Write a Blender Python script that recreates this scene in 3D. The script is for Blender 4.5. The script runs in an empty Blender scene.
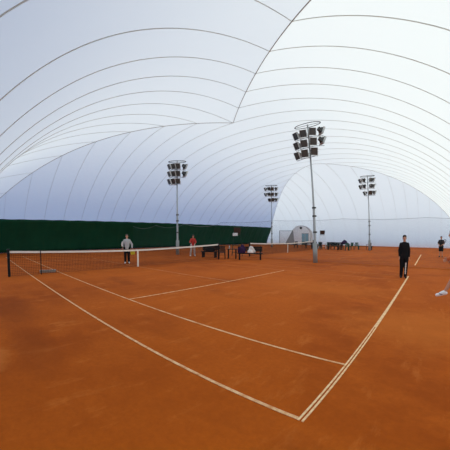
import bpy, bmesh, math, random
import numpy as np
from mathutils import Vector, Matrix, Quaternion

random.seed(7)
scene = bpy.context.scene
COL = scene.collection
PI = math.pi

# ------------------------------------------------------------------ helpers
def mesh_obj(name, bm, mat=None, parent=None, smooth=False, loc=None, rotz=0.0):
    me = bpy.data.meshes.new(name)
    bmesh.ops.recalc_face_normals(bm, faces=bm.faces)
    bm.to_mesh(me); bm.free()
    if mat is not None: me.materials.append(mat)
    if smooth: me.shade_smooth()
    o = bpy.data.objects.new(name, me); COL.objects.link(o)
    if parent is not None: o.parent = parent
    if loc is not None: o.location = loc
    if rotz: o.rotation_euler = (0, 0, rotz)
    return o

def tag(o, label=None, cat=None, group=None, kind=None):
    if label: o['label'] = label
    if cat: o['category'] = cat
    if group: o['group'] = group
    if kind: o['kind'] = kind
    return o

def thing(name, label, cat, loc=(0, 0, 0), rotz=0.0, group=None):
    o = bpy.data.objects.new(name, None); COL.objects.link(o)
    o.empty_display_size = 0.1
    o.location = loc; o.rotation_euler = (0, 0, rotz)
    return tag(o, label, cat, group)

def dup(root, loc, rotz, label, scale=None):
    def rec(o, parent):
        c = o.copy(); COL.objects.link(c)
        if parent is not None: c.parent = parent
        for ch in [x for x in o.children]: rec(ch, c)
        return c
    r = rec(root, None)
    r.location = loc; r.rotation_euler = (0, 0, rotz); r['label'] = label
    if scale: r.scale = scale
    return r

def add_box(bm, c, s, rot=None):
    M = Matrix.Translation(Vector(c)) @ (rot.to_4x4() if rot is not None else Matrix.Identity(4)) @ Matrix.Diagonal((s[0], s[1], s[2], 1))
    return bmesh.ops.create_cube(bm, size=1.0, matrix=M)['verts']

def bevel_all(bm, w, seg=2):
    bmesh.ops.bevel(bm, geom=bm.edges[:], offset=w, segments=seg, affect='EDGES', profile=0.5)

def frame_of(d, ref=None):
    d = d.normalized()
    a = Vector((0, 0, 1)) if abs(d.z) < 0.95 else Vector((1, 0, 0))
    if ref is not None: a = ref
    x = d.cross(a).normalized(); y = x.cross(d).normalized()
    return x, y

def add_tube(bm, pts, rad, n=10, closed=False):
    """tube through pts; rad is one radius or one per point"""
    pts = [Vector(p) for p in pts]
    R = rad if isinstance(rad, (list, tuple)) else [rad] * len(pts)
    rings = []
    m = len(pts)
    for i, p in enumerate(pts):
        if closed: d = pts[(i + 1) % m] - pts[i - 1]
        else: d = pts[min(i + 1, m - 1)] - pts[max(i - 1, 0)]
        x, y = frame_of(d)
        rings.append([bm.verts.new(p + (x * math.cos(2 * PI * k / n) + y * math.sin(2 * PI * k / n)) * R[i]) for k in range(n)])
    for i in range(m if closed else m - 1):
        a, b = rings[i], rings[(i + 1) % m]
        for k in range(n):
            bm.faces.new((a[k], a[(k + 1) % n], b[(k + 1) % n], b[k]))
    if not closed:
        bm.faces.new(rings[0][::-1]); bm.faces.new(rings[-1])

def new_mat(name):
    m = bpy.data.materials.new(name); m.use_nodes = True
    nt = m.node_tree
    return m, nt, nt.nodes['Principled BSDF']

def plain(name, col, rough=0.6, metal=0.0, noise=0.12, scale=6.0, bump=0.0, spec=None):
    """principled material with a gentle procedural variation in colour"""
    m, nt, b = new_mat(name)
    tc = nt.nodes.new('ShaderNodeTexCoord')
    nz = nt.nodes.new('ShaderNodeTexNoise'); nz.inputs['Scale'].default_value = scale; nz.inputs['Detail'].default_value = 4
    nt.links.new(tc.outputs['Object'], nz.inputs['Vector'])
    mx = nt.nodes.new('ShaderNodeMix'); mx.data_type = 'RGBA'
    c = Vector(col[:3])
    mx.inputs['A'].default_value = (*(c * (1 - noise)), 1); mx.inputs['B'].default_value = (*(c * (1 + noise)), 1)
    nt.links.new(nz.outputs['Fac'], mx.inputs['Factor'])
    nt.links.new(mx.outputs['Result'], b.inputs['Base Color'])
    b.inputs['Roughness'].default_value = rough; b.inputs['Metallic'].default_value = metal
    if spec is not None: b.inputs['Specular IOR Level'].default_value = spec
    if bump:
        bp = nt.nodes.new('ShaderNodeBump'); bp.inputs['Strength'].default_value = bump; bp.inputs['Distance'].default_value = 0.01
        nt.links.new(nz.outputs['Fac'], bp.inputs['Height']); nt.links.new(bp.outputs['Normal'], b.inputs['Normal'])
    return m

# ------------------------------------------------------------------ materials
def clay_material():
    m, nt, b = new_mat('red_clay')
    N, L = nt.nodes, nt.links
    tc = N.new('ShaderNodeTexCoord')
    def noise(scale, detail, rough=0.6, stretch=(1, 1, 1)):
        mp = N.new('ShaderNodeMapping'); mp.inputs['Scale'].default_value = stretch
        L.new(tc.outputs['Object'], mp.inputs['Vector'])
        n = N.new('ShaderNodeTexNoise'); n.inputs['Scale'].default_value = scale; n.inputs['Detail'].default_value = detail; n.inputs['Roughness'].default_value = rough
        L.new(mp.outputs['Vector'], n.inputs['Vector']); return n
    def ramp(src, p0, p1):
        r = N.new('ShaderNodeValToRGB'); r.color_ramp.elements[0].position = p0; r.color_ramp.elements[1].position = p1
        L.new(src, r.inputs['Fac']); return r
    def mix(f, a, bcol):
        x = N.new('ShaderNodeMix'); x.data_type = 'RGBA'
        L.new(f, x.inputs['Factor'])
        if isinstance(a, tuple): x.inputs['A'].default_value = a
        else: L.new(a, x.inputs['A'])
        x.inputs['B'].default_value = bcol
        return x.outputs['Result']
    big = ramp(noise(0.22, 5, 0.6, (1.0, 0.45, 1)).outputs['Fac'], 0.40, 0.60)
    mid = ramp(noise(1.3, 6, 0.65, (0.6, 1.0, 1)).outputs['Fac'], 0.44, 0.62)
    fine = ramp(noise(14, 6, 0.7).outputs['Fac'], 0.3, 0.75)
    scuff = ramp(noise(2.6, 8, 0.7, (1.0, 0.35, 1)).outputs['Fac'], 0.555, 0.66)
    wet = ramp(noise(0.55, 4, 0.55, (0.5, 1.2, 1)).outputs['Fac'], 0.58, 0.68)
    c = mix(big.outputs['Color'], CLAY_A, CLAY_B)
    c = mix(mid.outputs['Color'], c, CLAY_C)
    def scaled(sock, k):
        mm = N.new('ShaderNodeMath'); mm.operation = 'MULTIPLY'; mm.inputs[1].default_value = k
        L.new(sock, mm.inputs[0]); return mm.outputs[0]
    c = mix(scaled(fine.outputs['Color'], 0.42), c, CLAY_D)
    c = mix(scaled(scuff.outputs['Color'], 0.34), c, CLAY_E)
    c = mix(scaled(wet.outputs['Color'], 0.45), c, CLAY_D)
    # damp stains and a dry swept patch left of the court
    def blot(x, y, rx, ry, col, k):
        mp = N.new('ShaderNodeMapping'); mp.vector_type = 'POINT'
        mp.inputs['Location'].default_value = (-x / rx, -y / ry, 0); mp.inputs['Scale'].default_value = (1 / rx, 1 / ry, 1)
        L.new(tc.outputs['Object'], mp.inputs['Vector'])
        va = N.new('ShaderNodeVectorMath'); va.operation = 'LENGTH'
        wob = noise(2.4, 8, 0.72); ad = N.new('ShaderNodeMixRGB') if False else N.new('ShaderNodeVectorMath')
        ad.operation = 'ADD'; sub = N.new('ShaderNodeVectorMath'); sub.operation = 'SCALE'; sub.inputs['Scale'].default_value = 1.3
        L.new(wob.outputs['Color'], sub.inputs[0]); L.new(mp.outputs['Vector'], ad.inputs[0]); L.new(sub.outputs[0], ad.inputs[1])
        off = N.new('ShaderNodeVectorMath'); off.operation = 'SUBTRACT'; off.inputs[1].default_value = (0.65, 0.65, 0.65 + FLOOR_Z)
        L.new(ad.outputs[0], off.inputs[0]); 
        flat = N.new('ShaderNodeVectorMath'); flat.operation = 'MULTIPLY'; flat.inputs[1].default_value = (1, 1, 0)
        L.new(off.outputs[0], flat.inputs[0]); L.new(flat.outputs[0], va.inputs[0])
        m1 = N.new('ShaderNodeMapRange'); m1.inputs['From Min'].default_value = 1.0; m1.inputs['From Max'].default_value = 0.35; m1.inputs['To Max'].default_value = k
        L.new(va.outputs['Value'], m1.inputs['Value'])
        return m1.outputs['Result']
    for x, y, rx, ry, col, k in BLOTS: c = mix(blot(x, y, rx, ry, col, k), c, col)
    L.new(c, b.inputs['Base Color'])
    b.inputs['Roughness'].default_value = 0.95; b.inputs['Specular IOR Level'].default_value = 0.12
    bp = N.new('ShaderNodeBump'); bp.inputs['Strength'].default_value = 0.35; bp.inputs['Distance'].default_value = 0.012
    L.new(noise(30, 8, 0.75).outputs['Fac'], bp.inputs['Height']); L.new(bp.outputs['Normal'], b.inputs['Normal'])
    return m
CLAY_A = (0.350, 0.068, 0.004, 1); CLAY_B = (0.540, 0.118, 0.008, 1); CLAY_C = (0.490, 0.106, 0.008, 1)
CLAY_D = (0.235, 0.045, 0.004, 1); CLAY_E = (0.64, 0.190, 0.035, 1)

FLOOR_Z = 0.0
BLOTS = [(-6.2, -1.45, 1.8, 0.75, (0.235, 0.045, 0.004, 1), 0.6), (-3.6, -1.45, 1.4, 0.5, (0.235, 0.045, 0.004, 1), 0.5),
         (-3.4, -2.1, 0.7, 0.3, (0.55, 0.170, 0.035, 1), 0.6), (0.9, 3.6, 2.2, 1.6, (0.58, 0.160, 0.022, 1), 0.45),
         (-2.0, 6.5, 3.0, 1.6, (0.58, 0.150, 0.016, 1), 0.4), (-8.6, 15.5, 14.0, 1.6, (0.30, 0.060, 0.006, 1), 0.5)]
def membrane_material(name, col, fac):
    m = bpy.data.materials.new(name); m.use_nodes = True
    nt = m.node_tree; nt.nodes.clear(); N, L = nt.nodes, nt.links
    out = N.new('ShaderNodeOutputMaterial')
    tc = N.new('ShaderNodeTexCoord')
    nz = N.new('ShaderNodeTexNoise'); nz.inputs['Scale'].default_value = 0.5; nz.inputs['Detail'].default_value = 5
    L.new(tc.outputs['Object'], nz.inputs['Vector'])
    mx = N.new('ShaderNodeMix'); mx.data_type = 'RGBA'
    mx.inputs['A'].default_value = (*(c * 0.975 for c in col), 1); mx.inputs['B'].default_value = (*col, 1)
    L.new(nz.outputs['Fac'], mx.inputs['Factor'])
    d = N.new('ShaderNodeBsdfDiffuse'); t = N.new('ShaderNodeBsdfTranslucent')
    L.new(mx.outputs['Result'], d.inputs['Color'])
    L.new(mx.outputs['Result'], t.inputs['Color'])
    s = N.new('ShaderNodeMixShader'); s.inputs['Fac'].default_value = fac
    L.new(d.outputs[0], s.inputs[1]); L.new(t.outputs[0], s.inputs[2]); L.new(s.outputs[0], out.inputs['Surface'])
    return m

def tape_material(name, col, dirt, lo, hi, scale):
    m, nt, b = new_mat(name); N, L = nt.nodes, nt.links
    tc = N.new('ShaderNodeTexCoord'); nz = N.new('ShaderNodeTexNoise'); nz.inputs['Scale'].default_value = scale; nz.inputs['Detail'].default_value = 6; nz.inputs['Roughness'].default_value = 0.7
    L.new(tc.outputs['Object'], nz.inputs['Vector'])
    r = N.new('ShaderNodeValToRGB'); r.color_ramp.elements[0].position = lo; r.color_ramp.elements[1].position = hi
    r.color_ramp.elements[0].color = (*col, 1); r.color_ramp.elements[1].color = (*dirt, 1)
    L.new(nz.outputs['Fac'], r.inputs['Fac']); L.new(r.outputs['Color'], b.inputs['Base Color'])
    b.inputs['Roughness'].default_value = 0.8
    return m

M = {}
M['clay'] = clay_material()
M['membrane'] = membrane_material('white_dome_membrane', (0.825, 0.880, 0.865), 0.80)
M['tunnel'] = membrane_material('white_tunnel_membrane', (0.97, 0.97, 0.97), 0.85)
M['leaf'] = membrane_material('thin_door_membrane', (0.98, 0.98, 0.98), 0.94)
M['seam'] = membrane_material('welded_seam_band', (0.74, 0.74, 0.70), 0.84)
M['cable'] = plain('grey_cable', (0.38, 0.37, 0.34), 0.6)
M['line'] = tape_material('chalky_line_tape', (0.82, 0.54, 0.28), (0.58, 0.21, 0.05), 0.40, 0.68, 7)
M['line_worn'] = tape_material('worn_line_tape', (0.72, 0.34, 0.13), (0.50, 0.14, 0.015), 0.30, 0.62, 5)
M['line_faint'] = tape_material('clay_covered_line_tape', (0.54, 0.17, 0.03), (0.48, 0.125, 0.009), 0.30, 0.60, 3)
M['line_base'] = tape_material('baseline_tape', (0.90, 0.63, 0.34), (0.62, 0.28, 0.09), 0.44, 0.72, 12)
M['curtain'] = plain('dark_green_curtain', (0.004, 0.060, 0.028), 0.75, noise=0.25, scale=0.8, spec=0.2)
M['curtain_hem'] = plain('green_curtain_hem', (0.006, 0.040, 0.022), 0.8)
M['net_cord'] = plain('black_net_cord', (0.018, 0.016, 0.016), 0.8, spec=0.12)
M['div_cord'] = plain('teal_netting', (0.030, 0.085, 0.080), 0.8)
M['rope'] = plain('grey_rope', (0.28, 0.32, 0.33), 0.8)
M['hem_dusty'] = plain('clay_dusted_hem', (0.46, 0.118, 0.008), 0.9)
M['net_tape'] = plain('white_canvas_band', (0.80, 0.77, 0.70), 0.8, noise=0.06)
M['black_metal'] = plain('black_painted_metal', (0.012, 0.013, 0.014), 0.45, spec=0.12)
M['black_plastic'] = plain('black_plastic', (0.014, 0.014, 0.016), 0.5, spec=0.12)
M['galv'] = plain('galvanised_steel', (0.33, 0.35, 0.36), 0.45, 0.55, noise=0.15, scale=3)
M['sleeve'] = plain('grey_painted_sleeve', (0.27, 0.29, 0.29), 0.6, noise=0.15, scale=3)
M['lamp_case'] = plain('dark_cast_lamp_housing', (0.055, 0.056, 0.055), 0.5, 0.3)
M['lamp_side'] = plain('pale_lamp_reflector_side', (0.50, 0.51, 0.50), 0.4, 0.4)
M['lamp_glass'] = plain('dark_lamp_glass', (0.060, 0.061, 0.058), 0.30)
M['white_paint'] = plain('white_paint', (0.78, 0.79, 0.80), 0.5, noise=0.04)
M['offwhite'] = plain('offwhite_fabric', (0.80, 0.81, 0.82), 0.8, noise=0.05)
M['grey_box'] = plain('grey_plastic', (0.34, 0.29, 0.24), 0.6)
M['grey_flap'] = plain('grey_tarpaulin', (0.27, 0.28, 0.29), 0.7)
M['blue_glass'] = plain('pale_blue_window', (0.22, 0.42, 0.52), 0.15)
M['frame_grey'] = plain('grey_door_frame', (0.42, 0.44, 0.46), 0.6)
M['skin'] = plain('skin', (0.50, 0.26, 0.17), 0.6, noise=0.06)
M['hair'] = plain('dark_hair', (0.012, 0.009, 0.007), 0.7, spec=0.12)
M['hair_grey'] = plain('greying_brown_hair', (0.07, 0.05, 0.04), 0.7)
M['black_cloth'] = plain('black_cloth', (0.010, 0.010, 0.012), 0.85, spec=0.12)
M['navy_cloth'] = plain('dark_charcoal_cloth', (0.022, 0.022, 0.028), 0.85, spec=0.12)
M['grey_knit'] = plain('grey_knit', (0.42, 0.43, 0.44), 0.9, noise=0.15, scale=20)
M['red_cloth'] = plain('red_cloth', (0.42, 0.030, 0.022), 0.85)
M['white_cloth'] = plain('white_cloth', (0.72, 0.70, 0.68), 0.85)
M['trouser_pale'] = plain('pale_trousers', (0.50, 0.44, 0.42), 0.85)
M['orange_cloth'] = plain('orange_cloth', (0.55, 0.14, 0.04), 0.85)
M['shoe_white'] = plain('white_shoe', (0.80, 0.82, 0.85), 0.6, noise=0.05)
M['shoe_dark'] = plain('black_shoe', (0.015, 0.015, 0.017), 0.6, spec=0.12)
M['shoe_blue'] = plain('navy_shoe_trim', (0.04, 0.06, 0.13), 0.6)
M['eye'] = plain('dark_eye', (0.02, 0.015, 0.012), 0.3)
M['lip'] = plain('lip', (0.36, 0.13, 0.10), 0.6)
M['yellow'] = plain('yellow_plastic', (0.80, 0.66, 0.02), 0.6)
M['ball'] = plain('yellow_felt', (0.60, 0.65, 0.06), 0.9)
M['purple'] = plain('dark_purple_cloth', (0.035, 0.018, 0.060), 0.85, spec=0.12)
M['brown_wood'] = plain('dark_brown_wood', (0.06, 0.025, 0.016), 0.6, spec=0.12)
M['green_wood'] = plain('dark_green_paint', (0.012, 0.040, 0.026), 0.6, spec=0.12)
M['green_plastic'] = plain('green_plastic', (0.018, 0.085, 0.060), 0.5, spec=0.12)
M['graphite'] = plain('graphite_frame', (0.03, 0.03, 0.035), 0.4)
M['water'] = plain('clear_bottle_plastic', (0.55, 0.62, 0.62), 0.2)

# ------------------------------------------------------------------ air dome
XW, W, H = -30.0, 18.077, 10.335
PA, PB, QA, QB = 2.444, 1.453, 2.521, 0.987       # side profile, near end profile
FA, FB = 1.85, 1.95                               # far end profile
Y0, Y1 = -4.535, 47.0
XC = XW + W; XE = XW + 2 * W
def inv(z, a, b): return W * (1 - max(0.0, 1 - min(1.0, z / H) ** b) ** (1 / a))
def prof(d, a, b): return H * max(0.0, 1 - max(0.0, min(1.0, 1 - d / W)) ** a) ** (1 / b)
def inv_p(z): return inv(z, PA, PB)
def inv_q(z): return inv(z, QA, QB)
def inv_f(z): return inv(z, FA, FB)
def z_p(d): return prof(d, PA, PB)
def z_q(d): return prof(d, QA, QB)
def z_f(d): return prof(d, FA, FB)

ZL = [H * math.sin(PI / 2 * i / 60) for i in range(61)]
RIDGE = Y0 + W
SEAM_LEFT = [-1.7, 0.25, 2.22, 4.22, 6.25, 8.22, 9.99, 11.70]
SEAM_RIGHT = [-1.9, -0.2, 1.6, 3.4, 5.15, 6.91, 8.53, 10.11, 11.75]
SEAM_MID = [RIDGE] + [RIDGE + 2.0 * k for k in range(1, 8)]
SEAM_FAR = [RIDGE + 2.0 * k for k in range(8, 16)]

def bulge(z, x):
    """how far the slack end membrane swells outwards between ground and diagonal cable"""
    t = (XC - x) / W
    zt = z_p(min(x - XW, XE - x))
    if zt < 1e-3: return 0.0
    s = max(0.0, min(1.0, z / zt))
    return min(3.6, 0.557 + 1.043 * t + 5.298 * t * t) * math.sin(PI * s ** 1.668) * min(1.0, zt / 2.5)

def pt_side(y, z, left=True, off=0.0):
    d = inv_p(z) + off
    return Vector((XW + d if left else XE - d, y, z - off * 0.3))
def pt_end(x, z, near=True, off=0.0):
    d = (inv_q(z) - bulge(z, x) if near else inv_f(z)) + off
    return Vector((x, Y0 + d if near else Y1 - d, z - off * 0.3))

def grid(bm, rows):
    V = [[bm.verts.new(p) for p in r] for r in rows]
    for a, b in zip(V[:-1], V[1:]):
        for i in range(len(a) - 1):
            try: bm.faces.new((a[i], a[i + 1], b[i + 1], b[i]))
            except ValueError: pass

def dome_patch(kind):
    bm = bmesh.new(); n = 72; rows = []
    for z in ZL:
        dp, dq, df = inv_p(z), inv_q(z), inv_f(z)
        r = []
        for i in range(n + 1):
            t = i / n
            if kind in ('left', 'right'):
                y = (Y0 + dq) * (1 - t) + (Y1 - df) * t
                r.append(pt_side(y, z, kind == 'left'))
            else:
                x = (XW + dp) * (1 - t) + (XE - dp) * t
                r.append(pt_end(x, z, kind == 'near'))
        rows.append(r)
    grid(bm, rows)
    bmesh.ops.remove_doubles(bm, verts=bm.verts, dist=1e-4)
    return bm

def merge(bms):
    out = bmesh.new()
    for b in bms:
        me = bpy.data.meshes.new('tmp'); b.to_mesh(me); b.free()
        out.from_mesh(me); bpy.data.meshes.remove(me)
    return out

me_bm = merge([dome_patch(k) for k in ('left', 'right', 'near', 'far')])
ceiling = bpy.data.meshes.new('ceiling')
me_bm.to_mesh(ceiling); me_bm.free(); ceiling.materials.append(M['membrane']); ceiling.shade_smooth()
dome = bpy.data.objects.new('ceiling', ceiling); COL.objects.link(dome)
tag(dome, 'white translucent air dome membrane arching over the clay courts', kind='structure')

def strip(pts, w, side_dir, mat, name='seam'):
    """a thin raised band following pts on the inside of the membrane"""
    bm = bmesh.new(); th = 0.02
    n = len(pts); rings = []
    c = Vector((XC, (Y0 + Y1) / 2, 2.0))
    for i, p in enumerate(pts):
        d = (pts[min(i + 1, n - 1)] - pts[max(i - 1, 0)]).normalized()
        s = side_dir - d * side_dir.dot(d); s.normalize()
        nn = d.cross(s).normalized()
        inward = Vector((XC, p.y, 1.0)) - p
        if nn.dot(inward) < 0: nn = -nn
        q = p + nn * 0.01
        rings.append([bm.verts.new(q + s * w / 2), bm.verts.new(q - s * w / 2), bm.verts.new(q - s * w / 2 + nn * th), bm.verts.new(q + s * w / 2 + nn * th)])
    for a, b in zip(rings[:-1], rings[1:]):
        for k in range(4): bm.faces.new((a[k], a[(k + 1) % 4], b[(k + 1) % 4], b[k]))
    return mesh_obj(name, bm, mat, dome)

def zlist(z0, z1, n=40):
    t0, t1 = math.asin(min(1, z0 / H)), math.asin(min(1, z1 / H))
    return [H * math.sin(t0 + (t1 - t0) * i / n) for i in range(n + 1)]

SW = 0.023
YD = Vector((0, 1, 0)); XD = Vector((1, 0, 0))
def right_seam(y, zt):
    """the seams of the right flank fan out a little towards the wall"""
    pts = []
    x0 = XE - inv_p(zt)
    dl = max(-0.7, min(0.9, 0.25 * (y - 8.5))) if y < RIDGE else 0.9 * max(0.0, 1 - (y - RIDGE) / 12)
    for z in zlist(0.0, zt):
        x = XE - inv_p(z); u = max(0.0, min(1.0, (x - x0) / max(0.5, 1.8 - x0)))
        pts.append(pt_side(y + dl * u, z, False))
    return pts
for y in SEAM_LEFT: strip([pt_side(y, z) for z in zlist(0.0, z_q(y - Y0))], SW, YD, M['seam'])
for y in SEAM_RIGHT: strip(right_seam(y, z_q(y - Y0)), SW, YD, M['seam'])
for y in SEAM_MID: strip([pt_side(y, z) for z in zlist(0.0, H)] + right_seam(y, H)[::-1][1:], SW, YD, M['seam'])
for y in SEAM_FAR:
    zt = z_f(Y1 - y) if Y1 - y < W else H
    for lf in (True, False): strip([pt_side(y, z, lf) for z in zlist(0.0, zt)], SW, YD, M['seam'])
for x in [XW + inv_p(z_q(y - Y0)) for y in SEAM_LEFT] + [XC] + [XE - inv_p(z_q(y - Y0)) for y in SEAM_RIGHT]:
    zt = z_p(min(x - XW, XE - x))
    strip([pt_end(x, z, True) for z in zlist(0.0, zt)], SW, XD, M['seam'])
for y in SEAM_FAR:
    zt = z_f(Y1 - y) if Y1 - y < W else H
    for x in ({XC} if zt >= H else {XW + inv_p(zt), XE - inv_p(zt)}):
        strip([pt_end(x, z, False) for z in zlist(0.0, zt)], SW, XD, M['seam'])
for near in (True, False):
    for left in (True, False):
        bm = bmesh.new(); pts = []
        for z in ZL:
            x = XW + inv_p(z) if left else XE - inv_p(z)
            y = Y0 + inv_q(z) if near else Y1 - inv_f(z)
            inw = Vector((XC - x, (10 if near else -10), -4)).normalized() * 0.03
            pts.append(Vector((x, y, z)) + inw)
        add_tube(bm, pts, 0.022 if near else 0.018, 6)
        mesh_obj('hip_cable', bm, M['cable'], dome, True)

# ------------------------------------------------------------------ floor and court lines
bm = bmesh.new(); add_box(bm, ((XW + XE) / 2, (Y0 + Y1) / 2, -0.1), (XE - XW + 1.0, Y1 - Y0 + 1.0, 0.2))
floor = mesh_obj('floor', bm, M['clay'])
tag(floor, 'orange red clay floor of the tennis courts', kind='structure')

def line(x0, y0, x1, y1, w, mat):
    bm = bmesh.new()
    a, b = Vector((x0, y0, 0)), Vector((x1, y1, 0)); d = b - a
    add_box(bm, (a + b) / 2 + Vector((0, 0, 0.002)), (d.length, w, 0.008), Matrix.Rotation(math.atan2(d.y, d.x), 3, 'Z'))
    return mesh_obj('court_line', bm, mat, floor)

def court(yo, near):
    lm = M['line'] if near else M['line_faint']
    L_ = -23.77
    for y in (0.0, 10.97):
        if y == 0 or not near: line(-0.034, yo + y, L_, yo + y, 0.042, lm)
        else: line(0, yo + y, L_, yo + y, 0.04, M['line_faint'])
    for y in (1.37, 9.60): line(-0.034, yo + y, L_, yo + y, 0.036, lm if y < 5 else M['line_faint'])
    line(-5.485, yo + 1.37, -5.485, yo + 9.60, 0.040, M['line'] if near else M['line_faint'])
    line(-18.285, yo + 1.37, -18.285, yo + 9.60, 0.045, M['line_worn'])
    line(-5.485, yo + 5.485, -18.285, yo + 5.485, 0.04, M['line_worn'])
    line(L_, yo, L_, yo + 10.97, 0.06, M['line_worn'])
court(0.0, True)
# the near baseline is laid as two tapes with clay showing between them
for s in (-1, 1): line(0.021 * s, -0.024, 0.021 * s, 3.2, 0.022, M['line_base'])
line(0, 3.2, 0, 10.9, 0.062, M['line_base'])
Y2 = 16.46
court(Y2, False)
line(0, Y2 - 0.3, 0, Y2 + 10.97, 0.075, M['line_base'])

# ------------------------------------------------------------------ green curtain along the left wall
def curtain():
    bm = bmesh.new(); rows = []
    ys = np.arange(-4.0, 46.6, 0.12)
    for z in (0.02, 0.4, 0.9, 1.5, 2.1, 2.6, 3.0, 3.22):
        r = []
        for y in ys:
            d = inv_p(z) + 0.12 + 0.03 * math.sin(y * 3.06) + 0.018 * math.sin(y * 7.3 + 1)
            sag = 0.015 * math.cos(y * PI) if z > 3.1 else 0
            r.append(Vector((XW + d, y, z + sag)))
        rows.append(r)
    grid(bm, rows)
    o = mesh_obj('wall_left', bm, M['curtain'], None, True)
    so = o.modifiers.new('thickness', 'SOLIDIFY'); so.thickness = 0.02
    tag(o, 'dark green windbreak curtain along the foot of the dome', kind='structure')
    bm = bmesh.new()
    add_tube(bm, [Vector((XW + inv_p(3.22) + 0.12, y, 3.23 + 0.015 * math.cos(y * PI))) for y in ys[::2]], 0.03, 6)
    mesh_obj('hem', bm, M['curtain_hem'], o, True)
curtain()

# ------------------------------------------------------------------ tennis nets
def net_mesh_bm(y0, y1, ztop, zbot, step, th, n_cols=None):
    """real cords: verticals and horizontals; local X is along the net, Z up"""
    bm = bmesh.new()
    n = int(round((y1 - y0) / step))
    for i in range(n + 1):
        y = y0 + (y1 - y0) * i / n; zt = ztop(y)
        add_box(bm, (y, 0, (zt + zbot) / 2), (th, th, zt - zbot))
    m = int(round((ztop(y0) - zbot) / step))
    for j in range(m + 1):
        f = j / m
        for i in range(16):
            a = y0 + (y1 - y0) * i / 16; b = y0 + (y1 - y0) * (i + 1) / 16
            za = zbot + (ztop(a) - zbot) * f; zb = zbot + (ztop(b) - zbot) * f
            d = Vector((b - a, 0, zb - za))
            add_box(bm, ((a + b) / 2, 0, (za + zb) / 2), (d.length, th, th), Matrix.Rotation(-math.atan2(d.z, d.x), 3, 'Y'))
    return bm

def tennis_net(label, yc, half, post_mat, sticks, tape_h):
    """yc: centre strap; posts half metres either side; net runs along world Y"""
    t = thing('tennis_net', label, 'net', (-11.885, yc, 0), PI / 2, 'tennis nets')
    def zt(u):
        a = abs(u) / half
        return 0.914 + (1.06 - 0.914) * a ** 1.6
    mesh_obj('netting', net_mesh_bm(-half + 0.06, half - 0.06, lambda u: zt(u) - 0.04, 0.04, 0.075, 0.0075), M['net_cord'], t)
    bm = bmesh.new(); N = 24
    for i in range(N):
        a = -half + 2 * half * i / N; b = -half + 2 * half * (i + 1) / N
        d = Vector((b - a, 0, zt(b) - zt(a)))
        add_box(bm, ((a + b) / 2, 0, (zt(a) + zt(b)) / 2 - tape_h / 2 + 0.01), (d.length + 0.004, 0.02, tape_h), Matrix.Rotation(-math.atan2(d.z, d.x), 3, 'Y'))
    mesh_obj('headband', bm, M['net_tape'], t)
    bm = bmesh.new(); add_box(bm, (0, 0.012, 0.455), (0.085, 0.014, 0.90)); add_box(bm, (0, -0.012, 0.455), (0.085, 0.014, 0.90))
    mesh_obj('centre_strap', bm, M['net_tape'], t)
    for s in (-1, 1):
        bm = bmesh.new(); add_tube(bm, [(s * half, 0, 0), (s * half, 0, 1.12)], 0.055, 14)
        bevel = add_box(bm, (s * half, 0, 1.13), (0.13, 0.13, 0.03))
        p = mesh_obj('post', bm, post_mat, t)
        bm = bmesh.new(); add_box(bm, (s * half, -0.09, 0.78), (0.07, 0.10, 0.10)); add_tube(bm, [(s * half, -0.14, 0.78), (s * half, -0.2, 0.78), (s * half, -0.2, 0.9)], 0.01, 6)
        mesh_obj('winch', bm, post_mat, p)
    for u in sticks:
        bm = bmesh.new(); add_tube(bm, [(u, -0.035, 0), (u, -0.035, zt(u) + 0.06)], 0.018, 8); add_box(bm, (u, 0, zt(u) + 0.045), (0.05, 0.09, 0.03))
        mesh_obj('singles_stick', bm, M['black_metal'], t)
    return t
tennis_net('long white banded net of the near court with black posts', 5.485, 6.40, M['black_metal'], (-5.03,), 0.085)
tennis_net('farther white banded net beyond the benches, behind the front floodlight pole', 21.95, 6.42, M['black_metal'], (), 0.085)

# divider netting between the two courts
def divider():
    yd = 14.55
    x0, x1 = -28.15, 4.2
    t = thing('divider_net', 'tall dark sheer divider netting hung between the two courts', 'net', (x0, yd, 0))
    def zt(u):
        k = (u % 4.8) / 4.8
        return 2.72 - 0.30 * 4 * k * (1 - k) * (1.0 if u < 14 else 0.25)
    mesh_obj('netting', net_mesh_bm(0, x1 - x0, zt, 0.06, 0.06, 0.0019), M['div_cord'], t)
    bm = bmesh.new(); add_tube(bm, [(u, 0, zt(u)) for u in np.arange(0, x1 - x0 + .01, 0.4)], 0.009, 6)
    mesh_obj('top_rope', bm, M['rope'], t)
    bm = bmesh.new()
    add_tube(bm, [(u, 0.02 * math.sin(u), 0.03) for u in np.arange(0, x1 - x0 + .01, 0.4)], 0.014, 6)
    mesh_obj('bottom_hem', bm, M['hem_dusty'], t)
divider()

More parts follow.
